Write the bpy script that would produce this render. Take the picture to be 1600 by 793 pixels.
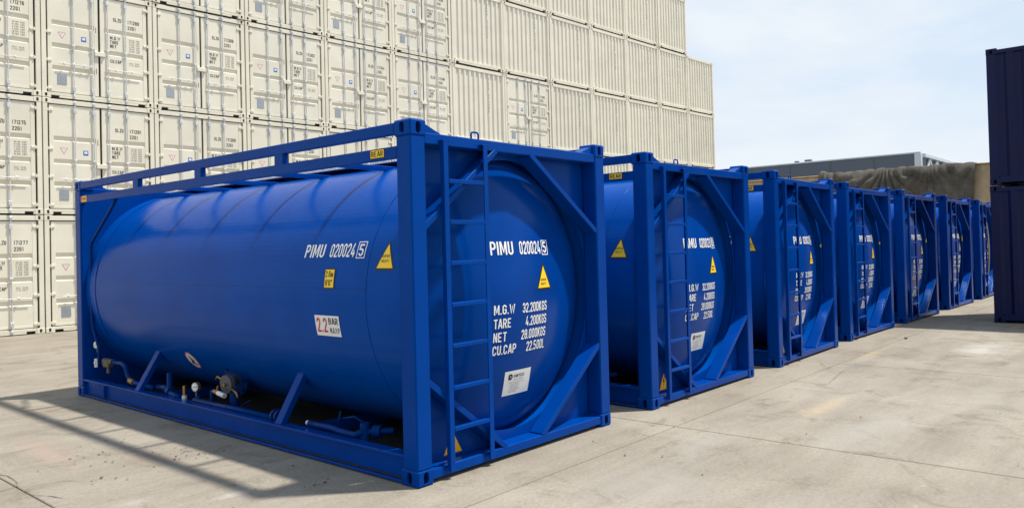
import bpy, bmesh, math, random
from mathutils import Vector, Matrix
random.seed(7)
S = bpy.context.scene
for o in list(bpy.data.objects): bpy.data.objects.remove(o)
COL = S.collection
R = math.radians

# ------------------------------------------------------------------ camera
cam = bpy.data.cameras.new('camera'); camo = bpy.data.objects.new('camera', cam); COL.objects.link(camo)
yaw, pit, rol = 0.8417623, 0.0148426, -0.0249864
fw = Vector((math.sin(yaw)*math.cos(pit), math.cos(yaw)*math.cos(pit), math.sin(pit)))
rt = Vector((math.cos(yaw), -math.sin(yaw), 0)); up = rt.cross(fw)
r2 = rt*math.cos(rol)+up*math.sin(rol); u2 = up*math.cos(rol)-rt*math.sin(rol)
m = Matrix((r2, u2, -fw)).transposed().to_4x4(); m.translation = Vector((-3.68604, -4.03697, 1.66746))
camo.matrix_world = m
cam.sensor_width = 36; cam.lens = 1216.156/1600*36
cam.shift_x = (800-768.443)/1600; cam.shift_y = (368.2226-396.5)/1600
cam.clip_start = .05; cam.clip_end = 3000
S.camera = camo

# ------------------------------------------------------------------ light
SUNV = Vector((.8344, -.7303, 2.591)).normalized()
sl = bpy.data.lights.new('sun', 'SUN'); sl.energy = 4.8; sl.angle = R(2.3); sl.color = (1, .955, .88)
so = bpy.data.objects.new('sun', sl); COL.objects.link(so)
so.rotation_euler = (-SUNV).to_track_quat('-Z', 'Y').to_euler(); so.location = (20, -20, 40)
S.view_settings.view_transform = 'Standard'; S.view_settings.look = 'None'
S.view_settings.exposure = 0.35; S.view_settings.gamma = 1
W = bpy.data.worlds.new('World'); S.world = W; W.use_nodes = True
def world():
    nt = W.node_tree; N = nt.nodes; L = nt.links; N.clear()
    out = N.new('ShaderNodeOutputWorld'); bg = N.new('ShaderNodeBackground'); sky = N.new('ShaderNodeTexSky')
    sky.sky_type = 'NISHITA'; sky.sun_disc = False
    sky.sun_elevation = math.asin(SUNV.z); sky.sun_rotation = math.atan2(SUNV.x, SUNV.y)
    sky.air_density = 1.0; sky.dust_density = 1.6; sky.ozone_density = 1.6; sky.altitude = 10
    tc = N.new('ShaderNodeTexCoord'); mp = N.new('ShaderNodeMapping'); mp.inputs['Scale'].default_value = (1.0, 1.0, 3.4)
    mp.inputs['Location'].default_value = (.35, .1, .2)
    nz = N.new('ShaderNodeTexNoise'); nz.inputs['Scale'].default_value = 2.1; nz.inputs['Detail'].default_value = 9
    nz.inputs['Roughness'].default_value = .56; nz.inputs['Distortion'].default_value = .35
    L.new(tc.outputs['Generated'], mp.inputs[0]); L.new(mp.outputs[0], nz.inputs['Vector'])
    rp = N.new('ShaderNodeValToRGB'); rp.color_ramp.elements[0].position = .36; rp.color_ramp.elements[1].position = .60
    rp.color_ramp.elements[0].color = (0, 0, 0, 1); rp.color_ramp.elements[1].color = (1, 1, 1, 1)
    L.new(nz.outputs[0], rp.inputs[0])
    # thin haze veil: stronger near the horizon, as on a humid day
    sp = N.new('ShaderNodeSeparateXYZ'); L.new(tc.outputs['Generated'], sp.inputs[0])
    mr = N.new('ShaderNodeMapRange'); mr.inputs[1].default_value = 0; mr.inputs[2].default_value = .62
    mr.inputs[3].default_value = .80; mr.inputs[4].default_value = .02; L.new(sp.outputs[2], mr.inputs[0])
    ml = N.new('ShaderNodeMath'); ml.operation = 'MULTIPLY_ADD'; ml.inputs[1].default_value = .58
    L.new(rp.outputs[0], ml.inputs[0]); L.new(mr.outputs[0], ml.inputs[2]); ml.use_clamp = True
    mx = N.new('ShaderNodeMix'); mx.data_type = 'RGBA'
    m0 = N.new('ShaderNodeMix'); m0.data_type = 'RGBA'; m0.inputs[0].default_value = .72; L.new(sky.outputs[0], m0.inputs[6]); m0.inputs[7].default_value = (5.0, 7.1, 9.8, 1)
    L.new(ml.outputs[0], mx.inputs[0]); L.new(m0.outputs[2], mx.inputs[6]); mx.inputs[7].default_value = (7.7, 8.3, 8.9, 1)
    L.new(mx.outputs[2], bg.inputs[0]); bg.inputs[1].default_value = .086; L.new(bg.outputs[0], out.inputs[0])
world()
S.cycles.max_bounces = 6

# ------------------------------------------------------------------ materials
def nmat(name, col, rough=.5, metal=0, coat=0, coat_r=.08, var=0.0, vscale=3, bump=0, bscale=40, spec=.5, tint=None):
    m = bpy.data.materials.new(name); m.use_nodes = True; nt = m.node_tree; N = nt.nodes; L = nt.links
    b = N['Principled BSDF']; b.inputs['Base Color'].default_value = (*col, 1); b.inputs['Roughness'].default_value = rough
    b.inputs['Metallic'].default_value = metal; b.inputs['Coat Weight'].default_value = coat; b.inputs['Coat Roughness'].default_value = coat_r
    b.inputs['Specular IOR Level'].default_value = spec
    if tint: b.inputs['Specular Tint'].default_value = (*tint, 1); b.inputs['IOR'].default_value = 1.33
    ge = N.new('ShaderNodeNewGeometry')
    if var:
        nz = N.new('ShaderNodeTexNoise'); nz.inputs['Scale'].default_value = vscale; nz.inputs['Detail'].default_value = 6
        nz.inputs['Roughness'].default_value = .6
        L.new(ge.outputs['Position'], nz.inputs['Vector'])
        mr = N.new('ShaderNodeMapRange'); mr.inputs[1].default_value = .3; mr.inputs[2].default_value = .7
        mr.inputs[3].default_value = 1-var; mr.inputs[4].default_value = 1+var; L.new(nz.outputs[0], mr.inputs[0])
        oi = N.new('ShaderNodeObjectInfo'); mr2 = N.new('ShaderNodeMapRange'); mr2.inputs[3].default_value = 1-var*.5; mr2.inputs[4].default_value = 1+var*.5
        L.new(oi.outputs['Random'], mr2.inputs[0])
        mu = N.new('ShaderNodeMath'); mu.operation = 'MULTIPLY'; L.new(mr.outputs[0], mu.inputs[0]); L.new(mr2.outputs[0], mu.inputs[1])
        vm = N.new('ShaderNodeVectorMath'); vm.operation = 'SCALE'; vm.inputs[0].default_value = col; L.new(mu.outputs[0], vm.inputs['Scale'])
        L.new(vm.outputs[0], b.inputs['Base Color'])
        r3 = N.new('ShaderNodeMapRange'); r3.inputs[1].default_value = .3; r3.inputs[2].default_value = .7
        r3.inputs[3].default_value = rough*.85; r3.inputs[4].default_value = min(1, rough*1.2); L.new(nz.outputs[0], r3.inputs[0]); L.new(r3.outputs[0], b.inputs['Roughness'])
    if bump:
        n2 = N.new('ShaderNodeTexNoise'); n2.inputs['Scale'].default_value = bscale; n2.inputs['Detail'].default_value = 3
        L.new(ge.outputs['Position'], n2.inputs['Vector'])
        bp = N.new('ShaderNodeBump'); bp.inputs['Strength'].default_value = bump; bp.inputs['Distance'].default_value = .01
        L.new(n2.outputs[0], bp.inputs['Height']); L.new(bp.outputs[0], b.inputs['Normal']); L.new(bp.outputs[0], b.inputs['Coat Normal'])
    return m
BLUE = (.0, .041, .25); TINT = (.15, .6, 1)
M = dict(
    blue=nmat('blue_gloss_paint', BLUE, .24, 0, 0, .08, .10, 2.2, .06, 14, spec=.25, tint=TINT),
    blue_shade=nmat('blue_paint_shaded_fittings', (.0, .024, .14), .35, 0, 0, .15, .12, 6, .05, 30, spec=.3, tint=TINT),  # same paint as the frame, darkened to carry the shade below the vessel
    white=nmat('white_lettering', (.80, .80, .78), .5, var=.05, vscale=9),
    yellow=nmat('yellow_sticker', (.93, .60, .010), .45),
    yellow_shade=nmat('yellow_sticker_shaded', (.85, .42, .008), .45),  # yellow sticker with the shade it sits in painted into the colour
    black=nmat('black_print', (.012, .012, .014), .5),
    red=nmat('red_print', (.55, .012, .016), .5),
    pink=nmat('red_rim_print', (.62, .09, .09), .5),
    steel=nmat('galvanised_steel', (.62, .63, .64), .42, .25, var=.15, vscale=20),
    dkgrey=nmat('cast_iron_grey', (.10, .10, .11), .55, .3, var=.15, vscale=30),
    brass=nmat('brass', (.34, .20, .07), .42, .8),
    dial=nmat('dial_white', (.75, .76, .74), .3, coat=.6),
    gunmetal=nmat('dull_bronze', (.13, .11, .08), .5, .5),
    beige=nmat('beige_container_paint', (.75, .70, .565), .45, 0, .0, .2, .06, 1.6, .05, 9),
    beige_dk=nmat('beige_container_shell', (.71, .66, .535), .5, var=.05, vscale=2),
    gasket_shade=nmat('black_gasket_and_shade', (.012, .013, .013), .7),  # door gasket black, also the painted-in shade under tanks and behind container notches
    ink=nmat('grey_brown_stencil', (.045, .040, .034), .6),
    ink2=nmat('faded_stencil', (.20, .185, .155), .6),
    bluestk=nmat('blue_sticker', (.03, .14, .50), .45),
    greyplate=nmat('grey_data_plate', (.36, .38, .41), .4, .3, var=.15, vscale=25),
    rust=nmat('brown_tag', (.17, .10, .075), .6),
    navy=nmat('navy_container_paint', (.004, .008, .050), .42, 0, 0, .2, .14, 2.5, .08, 10, spec=.2),
    facade=nmat('grey_cladding', (.075, .095, .130), .55, var=.05, vscale=.6),
    facade_lt=nmat('pale_truss_paint', (.50, .56, .62), .5, var=.05, vscale=1),
    facade_dk=nmat('shadowed_louvre', (.12, .13, .15), .7),
    crack=nmat('crack_dirt', (.17, .15, .12), .9),
    flake=nmat('dry_leaf_bits', (.07, .05, .035), .9, var=.3, vscale=40),
)
def shell_mat():
    m = nmat('blue_embossed_cladding', (.0, .058, .32), .21, 0, 0, .08, .08, 1.8, spec=.2, tint=TINT)
    nt = m.node_tree; N = nt.nodes; L = nt.links; b = N['Principled BSDF']
    tc = N.new('ShaderNodeTexCoord'); sp = N.new('ShaderNodeSeparateXYZ'); L.new(tc.outputs['Object'], sp.inputs[0])
    def mt(op, a, b_=None, c=None):
        n = N.new('ShaderNodeMath'); n.operation = op
        for i, v in enumerate((a, b_, c)):
            if v is None: continue
            if isinstance(v, (int, float)): n.inputs[i].default_value = v
            else: L.new(v, n.inputs[i])
        return n.outputs[0]
    xx = mt('SUBTRACT', sp.outputs[0], 1.219); zz = mt('SUBTRACT', sp.outputs[2], 1.28)
    s = mt('MULTIPLY', mt('ARCTAN2', zz, xx), 1.16)
    k = 2*math.pi/.092
    a = mt('SINE', mt('MULTIPLY', mt('ADD', sp.outputs[1], s), k)); c = mt('SINE', mt('MULTIPLY', mt('SUBTRACT', sp.outputs[1], s), k))
    h = mt('MULTIPLY', a, c)
    bp = N.new('ShaderNodeBump'); bp.inputs['Strength'].default_value = .45; bp.inputs['Distance'].default_value = .0006
    L.new(h, bp.inputs['Height'])
    nz = N.new('ShaderNodeTexNoise'); nz.inputs['Scale'].default_value = 2.6; nz.inputs['Detail'].default_value = 2; L.new(tc.outputs['Object'], nz.inputs['Vector'])
    b2 = N.new('ShaderNodeBump'); b2.inputs['Strength'].default_value = .25; b2.inputs['Distance'].default_value = .012; L.new(nz.outputs[0], b2.inputs['Height'])
    L.new(b2.outputs[0], bp.inputs['Normal']); L.new(bp.outputs[0], b.inputs['Normal']); L.new(bp.outputs[0], b.inputs['Coat Normal'])
    return m
M['shell'] = shell_mat()
def dome_mat():
    m = nmat('blue_dished_end_paint', BLUE, .20, 0, 0, .10, .08, 1.8, spec=.32, tint=TINT)
    nt = m.node_tree; N = nt.nodes; L = nt.links; b = N['Principled BSDF']
    tc = N.new('ShaderNodeTexCoord')
    nz = N.new('ShaderNodeTexNoise'); nz.inputs['Scale'].default_value = 2.2; nz.inputs['Detail'].default_value = 2; L.new(tc.outputs['Object'], nz.inputs['Vector'])
    b2 = N.new('ShaderNodeBump'); b2.inputs['Strength'].default_value = .3; b2.inputs['Distance'].default_value = .012; L.new(nz.outputs[0], b2.inputs['Height'])
    L.new(b2.outputs[0], b.inputs['Normal']); L.new(b2.outputs[0], b.inputs['Coat Normal'])
    return m
M['dome'] = dome_mat()

def ground_mat():
    m = bpy.data.materials.new('weathered_concrete'); m.use_nodes = True; nt = m.node_tree; N = nt.nodes; L = nt.links
    b = N['Principled BSDF']; b.inputs['Roughness'].default_value = .85; b.inputs['Specular IOR Level'].default_value = .3
    ge = N.new('ShaderNodeNewGeometry'); P = ge.outputs['Position']
    def noise(sc, det=8, ro=.6, dist=0, vec=None):
        n = N.new('ShaderNodeTexNoise'); n.inputs['Scale'].default_value = sc; n.inputs['Detail'].default_value = det
        n.inputs['Roughness'].default_value = ro; n.inputs['Distortion'].default_value = dist; L.new(vec or P, n.inputs['Vector']); return n
    def ramp(src, p0, c0, p1, c1):
        r = N.new('ShaderNodeValToRGB'); e = r.color_ramp.elements; e[0].position = p0; e[1].position = p1
        e[0].color = (*c0, 1) if len(c0) == 3 else c0; e[1].color = (*c1, 1); L.new(src, r.inputs[0]); return r.outputs[0]
    def mix(f, a, b_, mode='MIX'):
        x = N.new('ShaderNodeMix'); x.data_type = 'RGBA'; x.blend_type = mode
        if isinstance(f, float): x.inputs[0].default_value = f
        else: L.new(f, x.inputs[0])
        for i, v in ((6, a), (7, b_)):
            if isinstance(v, tuple): x.inputs[i].default_value = (*v, 1)
            else: L.new(v, x.inputs[i])
        return x.outputs[2]
    base = ramp(noise(.55, 9, .62, .4).outputs[0], .30, (.222, .193, .153), .72, (.308, .274, .225))
    oi = N.new('ShaderNodeObjectInfo')
    base = mix(1.0, base, ramp(oi.outputs['Random'], 0, (.95, .945, .93), 1, (1.03, 1.03, 1.03)), 'MULTIPLY')
    # streaky trowel and tyre wear
    mp = N.new('ShaderNodeMapping'); mp.inputs['Rotation'].default_value = (0, 0, .12); mp.inputs['Scale'].default_value = (.35, 2.4, 1); L.new(P, mp.inputs[0])
    st = noise(1.3, 7, .65, .6, mp.outputs[0])
    base = mix(1.0, base, ramp(st.outputs[0], .30, (.84, .83, .81), .58, (1.03, 1.03, 1.03)), 'MULTIPLY')
    # dark grime patches and pale scuffs
    base = mix(1.0, base, ramp(noise(1.7, 10, .7, 1.2).outputs[0], .30, (.66, .63, .58), .47, (1, 1, 1)), 'MULTIPLY')
    pale = ramp(noise(2.3, 10, .72, 2.0).outputs[0], .64, (0, 0, 0), .73, (.5, .5, .5))
    base = mix(pale, base, (.60, .58, .54))
    # fine sand grain
    base = mix(1.0, base, ramp(noise(38, 5, .7).outputs[0], .28, (.80, .80, .80), .72, (1.17, 1.17, 1.17)), 'MULTIPLY')
    sand = ramp(noise(9, 8, .75).outputs[0], .60, (0, 0, 0), .74, (.35, .35, .35)); base = mix(sand, base, (.30, .255, .19))
    vo = N.new('ShaderNodeTexVoronoi'); vo.inputs['Scale'].default_value = 7; L.new(P, vo.inputs['Vector'])
    sp_ = ramp(vo.outputs['Distance'], .018, (.7, .7, .7), .05, (0, 0, 0)); base = mix(sp_, base, (.19, .165, .13))
    # placed stains: x, y, rx, ry, colour, strength
    dn = noise(2.2, 6, .7)
    for (x, y, rx, ry, c, s) in [(7.0,-.75,.55,.22,(.20,.185,.155),.75),(9.6,-1.8,1.1,.45,(.50,.48,.44),.45),(8.3,-.6,.8,.12,(.40,.30,.18),.5),
            (4.3,-1.3,.5,.14,(.55,.40,.22),.45),(1.1,-1.2,.8,.5,(.30,.28,.25),.5),(12.8,-.3,1.6,1.1,(.24,.205,.165),.6),(-1.25,3.3,.2,.9,(.36,.25,.20),.45),
            (-.75,2.45,.3,.35,(.20,.15,.12),.5),(3.6,-1.9,1.2,.35,(.32,.30,.265),.5),(.1,-1.6,.35,.12,(.5,.48,.44),.4),(-1.35,1.35,.18,.10,(.5,.48,.44),.3),(-.9,.95,.22,.07,(.5,.48,.44),.3),
            (.7,-2.2,.9,.25,(.33,.31,.27),.4),(5.6,-2.4,.9,.4,(.34,.31,.27),.4),(13.2,-1.7,1.2,.12,(.42,.24,.15),.5),(2.3,-1.0,.5,.2,(.33,.31,.28),.5)]:
        mp = N.new('ShaderNodeMapping'); mp.vector_type = 'TEXTURE'; mp.inputs['Location'].default_value = (x, y, 0); mp.inputs['Scale'].default_value = (rx, ry, 1)
        L.new(P, mp.inputs[0]); ln = N.new('ShaderNodeVectorMath'); ln.operation = 'LENGTH'; L.new(mp.outputs[0], ln.inputs[0])
        a = N.new('ShaderNodeMath'); a.operation = 'MULTIPLY_ADD'; a.inputs[1].default_value = 2.6; L.new(dn.outputs[0], a.inputs[0]); L.new(ln.outputs['Value'], a.inputs[2])
        r = ramp(a.outputs[0], .0, (s, s, s), 1, (0, 0, 0))
        mr = N.new('ShaderNodeMapRange'); mr.inputs[1].default_value = 1.35; mr.inputs[2].default_value = 2.3; mr.inputs[3].default_value = s; mr.inputs[4].default_value = 0
        L.new(a.outputs[0], mr.inputs[0]); base = mix(mr.outputs[0], base, c)
    L.new(base, b.inputs['Base Color'])
    bp = N.new('ShaderNodeBump'); bp.inputs['Strength'].default_value = .35; bp.inputs['Distance'].default_value = .012
    L.new(noise(26, 8, .7).outputs[0], bp.inputs['Height'])
    b2 = N.new('ShaderNodeBump'); b2.inputs['Strength'].default_value = .4; b2.inputs['Distance'].default_value = .03; L.new(noise(2.2, 5, .6, .5).outputs[0], b2.inputs['Height'])
    L.new(b2.outputs[0], bp.inputs['Normal']); L.new(bp.outputs[0], b.inputs['Normal'])
    return m
M['ground'] = ground_mat()
def stained(name, c0, c1, sc=1.0, stretch=(1, 1, .25), rough=.9, bump=.3):
    m = bpy.data.materials.new(name); m.use_nodes = True; nt = m.node_tree; N = nt.nodes; L = nt.links
    b = N['Principled BSDF']; b.inputs['Roughness'].default_value = rough; b.inputs['Specular IOR Level'].default_value = .2
    ge = N.new('ShaderNodeNewGeometry'); mp = N.new('ShaderNodeMapping'); mp.inputs['Scale'].default_value = stretch; L.new(ge.outputs['Position'], mp.inputs[0])
    nz = N.new('ShaderNodeTexNoise'); nz.inputs['Scale'].default_value = sc; nz.inputs['Detail'].default_value = 10; nz.inputs['Roughness'].default_value = .68; nz.inputs['Distortion'].default_value = .6
    L.new(mp.outputs[0], nz.inputs['Vector'])
    r = N.new('ShaderNodeValToRGB'); e = r.color_ramp.elements; e[0].position = .34; e[1].position = .68; e[0].color = (*c0, 1); e[1].color = (*c1, 1)
    L.new(nz.outputs[0], r.inputs[0]); L.new(r.outputs[0], b.inputs['Base Color'])
    n2 = N.new('ShaderNodeTexNoise'); n2.inputs['Scale'].default_value = 9; n2.inputs['Detail'].default_value = 6; L.new(ge.outputs['Position'], n2.inputs['Vector'])
    bp = N.new('ShaderNodeBump'); bp.inputs['Strength'].default_value = bump; bp.inputs['Distance'].default_value = .03; L.new(n2.outputs[0], bp.inputs['Height']); L.new(bp.outputs[0], b.inputs['Normal'])
    return m
M['tarp'] = stained('brown_canvas', (.060, .054, .046), (.125, .113, .096), 1.4, (1, 1, .6))
M['oldwall'] = stained('stained_plaster', (.24, .175, .11), (.44, .35, .235), .9, (1, 1, .35))

# ------------------------------------------------------------------ mesh helpers
class MB:
    def __init__(s): s.v = []; s.f = []; s.m = []; s.sm = []
    def add(s, vs, fs, mi=0, smooth=False, mat=None):
        n = len(s.v)
        for p in vs:
            p = Vector(p); s.v.append(tuple(mat @ p) if mat else tuple(p))
        for f in fs: s.f.append(tuple(n+i for i in f)); s.m.append(mi); s.sm.append(smooth)
        return s
    def box(s, x0, y0, z0, x1, y1, z1, c=0, mi=0, mat=None):
        x0, x1 = min(x0, x1), max(x0, x1); y0, y1 = min(y0, y1), max(y0, y1); z0, z1 = min(z0, z1), max(z0, z1)
        if c <= 0:
            v = [(x, y, z) for x in (x0, x1) for y in (y0, y1) for z in (z0, z1)]
            f = [(0, 1, 3, 2), (4, 6, 7, 5), (0, 4, 5, 1), (2, 3, 7, 6), (0, 2, 6, 4), (1, 5, 7, 3)]
            return s.add(v, f, mi, False, mat)
        B = ((x0, x1), (y0, y1), (z0, z1)); vi = {}; v = []
        for a in (0, 1):
            for b in (0, 1):
                for d in (0, 1):
                    k = (a, b, d)
                    for ax in range(3):   # vertex lying on the face normal to ax
                        p = []
                        for q in range(3):
                            val = B[q][k[q]]
                            if q != ax: val += c*(1 if k[q] == 0 else -1)
                            p.append(val)
                        vi[(k, ax)] = len(v); v.append(p)
        f = []
        for ax in range(3):
            o = [q for q in range(3) if q != ax]
            for sd in (0, 1):
                ks = []
                for (i, j) in ((0, 0), (1, 0), (1, 1), (0, 1)):
                    k = [0, 0, 0]; k[ax] = sd; k[o[0]] = i; k[o[1]] = j; ks.append(vi[(tuple(k), ax)])
                flip = (sd == 0) != (ax == 1)
                f.append(tuple(ks[::-1] if flip else ks))
            # edges parallel to ax
            for i in (0, 1):
                for j in (0, 1):
                    k0 = [0, 0, 0]; k1 = [0, 0, 0]; k0[ax] = 0; k1[ax] = 1
                    for k in (k0, k1): k[o[0]] = i; k[o[1]] = j
                    k0, k1 = tuple(k0), tuple(k1)
                    q = (vi[(k0, o[0])], vi[(k1, o[0])], vi[(k1, o[1])], vi[(k0, o[1])])
                    f.append(q)
        for a in (0, 1):
            for b in (0, 1):
                for d in (0, 1): f.append(tuple(vi[((a, b, d), ax)] for ax in range(3)))
        return s.add(v, f, mi, False, mat)
    def bar(s, p, q, w, d, side=Vector((0, 1, 0)), c=0, mi=0):
        """box from p to q; w across, d along SIDE"""
        p = Vector(p); q = Vector(q); z = (q-p); L = z.length; z.normalize(); y = Vector(side); y = (y-z*y.dot(z)).normalized(); x = y.cross(z)
        mt = Matrix((x, y, z)).transposed().to_4x4(); mt.translation = p
        return s.box(-w/2, -d/2, 0, w/2, d/2, L, c, mi, mt)
    def cyl(s, p, q, r, n=12, mi=0, r2=None, caps=True):
        p = Vector(p); q = Vector(q); z = (q-p); L = z.length; z.normalize()
        x = z.orthogonal().normalized(); y = z.cross(x); r2 = r if r2 is None else r2; v = []
        for k in range(n):
            a = 2*math.pi*k/n; e = x*math.cos(a)+y*math.sin(a); v += [p+e*r, q+e*r2]
        f = [(2*k, (2*k+2) % (2*n), (2*k+3) % (2*n), 2*k+1) for k in range(n)]
        s.add(v, f, mi, True)
        if caps:
            s.add([v[2*k] for k in range(n)], [tuple(range(n))[::-1]], mi); s.add([v[2*k+1] for k in range(n)], [tuple(range(n))], mi)
        return s
    def tube(s, pts, r, n=10, mi=0, closed=False):
        pts = [Vector(p) for p in pts]; rings = []; m_ = len(pts); prev = None
        for i, p in enumerate(pts):
            a = pts[i-1] if (i or closed) else p; b = pts[(i+1) % m_] if (i < m_-1 or closed) else p
            t = (b-a).normalized()
            x = t.orthogonal().normalized() if prev is None else (prev-t*prev.dot(t)).normalized(); prev = x; y = t.cross(x)
            rings.append([p+(x*math.cos(2*math.pi*k/n)+y*math.sin(2*math.pi*k/n))*r for k in range(n)])
        v = [q for rg in rings for q in rg]; f = []
        for i in range(m_-1 + (1 if closed else 0)):
            j = (i+1) % m_
            for k in range(n): f.append((i*n+k, i*n+(k+1) % n, j*n+(k+1) % n, j*n+k))
        if not closed: f += [tuple(range(n))[::-1], tuple((m_-1)*n+k for k in range(n))]
        return s.add(v, f, mi, True)
    def strip(s, prof, a0, a1, axis, mi=0):
        """open profile [(u, y)] extruded between a0 and a1: axis 'x' -> u is z, 'z' -> u is x"""
        v = []
        for (u_, y) in prof:
            v += [(a0, y, u_), (a1, y, u_)] if axis == 'x' else [(u_, y, a0), (u_, y, a1)]
        f = [((2*i, 2*i+1, 2*i+3, 2*i+2) if axis == 'x' else (2*i, 2*i+2, 2*i+3, 2*i+1)) for i in range(len(prof)-1)]
        return s.add(v, f, mi)
    def mesh(s, name, mats, recalc=False):
        me = bpy.data.meshes.new(name); me.from_pydata(s.v, [], s.f)
        for k in (mats if isinstance(mats, (list, tuple)) else [mats]): me.materials.append(M[k])
        me.polygons.foreach_set('material_index', s.m); me.polygons.foreach_set('use_smooth', s.sm)
        if recalc:
            bm = bmesh.new(); bm.from_mesh(me); bmesh.ops.recalc_face_normals(bm, faces=bm.faces); bm.to_mesh(me); bm.free()
        me.update(); return me
    def build(s, name, mats, parent=None, recalc=True):
        return link(name, s.mesh(name, mats, recalc), parent)
def link(name, me, parent=None):
    o = bpy.data.objects.new(name, me); COL.objects.link(o)
    if parent: o.parent = parent
    return o
def empty(name, label, cat, group=None):
    o = bpy.data.objects.new(name, None); COL.objects.link(o); o.empty_display_size = .2
    o['label'] = label; o['category'] = cat
    if group: o['group'] = group
    return o
def kids(o, table): return table.get(o.name, [])
def copy_tree(root, label):
    allo = list(bpy.data.objects); tab = {}
    for o in allo:
        if o.parent: tab.setdefault(o.parent.name, []).append(o)
    def rec(o, par):
        c = o.copy(); COL.objects.link(c)
        if par: c.parent = par
        out[o.name] = c
        for k in tab.get(o.name, []): rec(k, c)
        return c
    out = {}; r = rec(root, None); r['label'] = label
    return r, out

GW, B_, T_, M_, C_ = .34, .07, .93, .50, .11
def _g():
    L, R_, B, T, Mm, c = 0, GW, B_, T_, M_, C_; h = GW/2
    bowl = lambda y0, y1: [(L, y1), (R_-c, y1), (R_, y1-c), (R_, y0+c), (R_-c, y0), (L, y0)]
    ring = [(L, B+c), (L, T-c), (L+c, T), (R_-c, T), (R_, T-c), (R_, B+c), (R_-c, B), (L+c, B), (L, B+c)]
    cc = [(R_, T-.24), (R_, T-c), (R_-c, T), (L+c, T), (L, T-c), (L, B+c), (L+c, B), (R_-c, B), (R_, B+c), (R_, B+.24)]
    st = [(L, 0), (L, 1)]
    return {
     '0': [ring], 'O': [ring], '1': [[(.02, T-.16), (.15, T-.02), (.15, 0)]], 'I': [[(.0, 0), (.0, 1)]], 'C': [cc],
     '2': [[(L, T-.22), (L, T-c), (L+c, T), (R_-c, T), (R_, T-c), (R_, .62), (L+.01, B+.05), (L+.01, B), (R_+.06, B)]],
     '3': [[(L, T-.2), (L, T-c), (L+c, T), (R_-c, T), (R_, T-c), (R_, Mm+c), (R_-c*.7, Mm), (.1, Mm)], [(R_-c*.7, Mm), (R_, Mm-c), (R_, B+c), (R_-c, B), (L+c, B), (L, B+c), (L, B+.2)]],
     '4': [[(R_*.62, 1), (L-.03, .30), (L-.03, .24), (R_+.07, .24)], [(R_*.78, .5), (R_*.78, 0)]],
     '5': [[(R_+.05, T), (L, T), (L, .56), (R_-c, .56), (R_, .56-c), (R_, B+c), (R_-c, B), (L+c, B), (L, B+c), (L, B+.18)]],
     '6': [[(R_, T-.2), (R_, T-c), (R_-c, T), (L+c, T), (L, T-c), (L, B+c), (L+c, B), (R_-c, B), (R_, B+c), (R_, .56-c), (R_-c, .56), (L+.06, .56)]],
     '7': [[(L-.06, T), (R_, T), (R_, T-.12), (h-.02, 0)]], 
     '8': [ring, [(L, Mm), (R_, Mm)]],
     '9': [[(L, B+.2), (L, B+c), (L+c, B), (R_-c, B), (R_, B+c), (R_, T-c), (R_-c, T), (L+c, T), (L, T-c), (L, .46+c), (L+c, .46), (R_-.06, .46)]],
     'P': [st, bowl(.46, T)], 'R': [st, bowl(.48, T), [(R_*.55, .5), (R_+.02, 0)]], 'B': [st, bowl(B, .52), bowl(.50, T)], 'D': [st, bowl(B, T)],
     'U': [[(L, 1), (L, B+c), (L+c, B), (R_-c, B), (R_, B+c), (R_, 1)]], 'M': [[(L, 0), (L, 1)], [(.48, 0), (.48, 1)], [(L+.03, .97), (.24, .22), (.45, .97)]],
     'W': [[(L-.04, 1), (.10, .05), (.24, .8), (.38, .05), (.52, 1)]], 'N': [st, [(R_, 0), (R_, 1)], [(L+.02, .95), (R_-.02, .05)]], 'H': [st, [(R_, 0), (R_, 1)], [(L, Mm), (R_, Mm)]],
     'T': [[(-.06, T), (R_+.06, T)], [(h, T), (h, 0)]], 'E': [st, [(L, T), (R_+.02, T)], [(L, B), (R_+.02, B)], [(L, Mm), (R_-.04, Mm)]], 'F': [st, [(L, T), (R_+.02, T)], [(L, Mm), (R_-.04, Mm)]],
     'L': [[(L, 1), (L, B), (R_+.02, B)]], 'A': [[(-.05, 0), (h-.02, .97), (h+.02, .97), (R_+.05, 0)], [(.05, .28), (R_-.05, .28)]], 'K': [st, [(L+.04, .42), (R_+.02, 1)], [(.12, .55), (R_+.04, 0)]],
     'G': [[(R_, T-.24), (R_, T-c), (R_-c, T), (L+c, T), (L, T-c), (L, B+c), (L+c, B), (R_-c, B), (R_, B+c), (R_, .48), (h, .48)]],
     'S': [[(R_, T-.2), (R_, T-c), (R_-c, T), (L+c, T), (L, T-c), (L, Mm+c), (L+c, Mm), (R_-c, Mm), (R_, Mm-c), (R_, B+c), (R_-c, B), (L+c, B), (L, B+c), (L, B+.2)]],
     'Z': [[(-.04, T), (R_, T), (R_, T-.06), (L, B+.06), (L, B), (R_+.05, B)]], 'Y': [[(-.04, 1), (h, .5), (R_+.04, 1)], [(h, .5), (h, 0)]], 'V': [[(-.04, 1), (h, .05), (R_+.04, 1)]],
     '.': [[(0, 0), (0, .15)]], "'": [[(0, .72), (0, 1)]], '"': [[(0, .72), (0, 1)], [(.2, .72), (.2, 1)]], ' ': [],
     'm': [[(0, 0), (0, .66)], [(0, .6), (.18, .6), (.22, .54), (.22, 0)], [(.22, .6), (.40, .6), (.44, .54), (.44, 0)]]}
GL = _g(); _tc = {}
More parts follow.
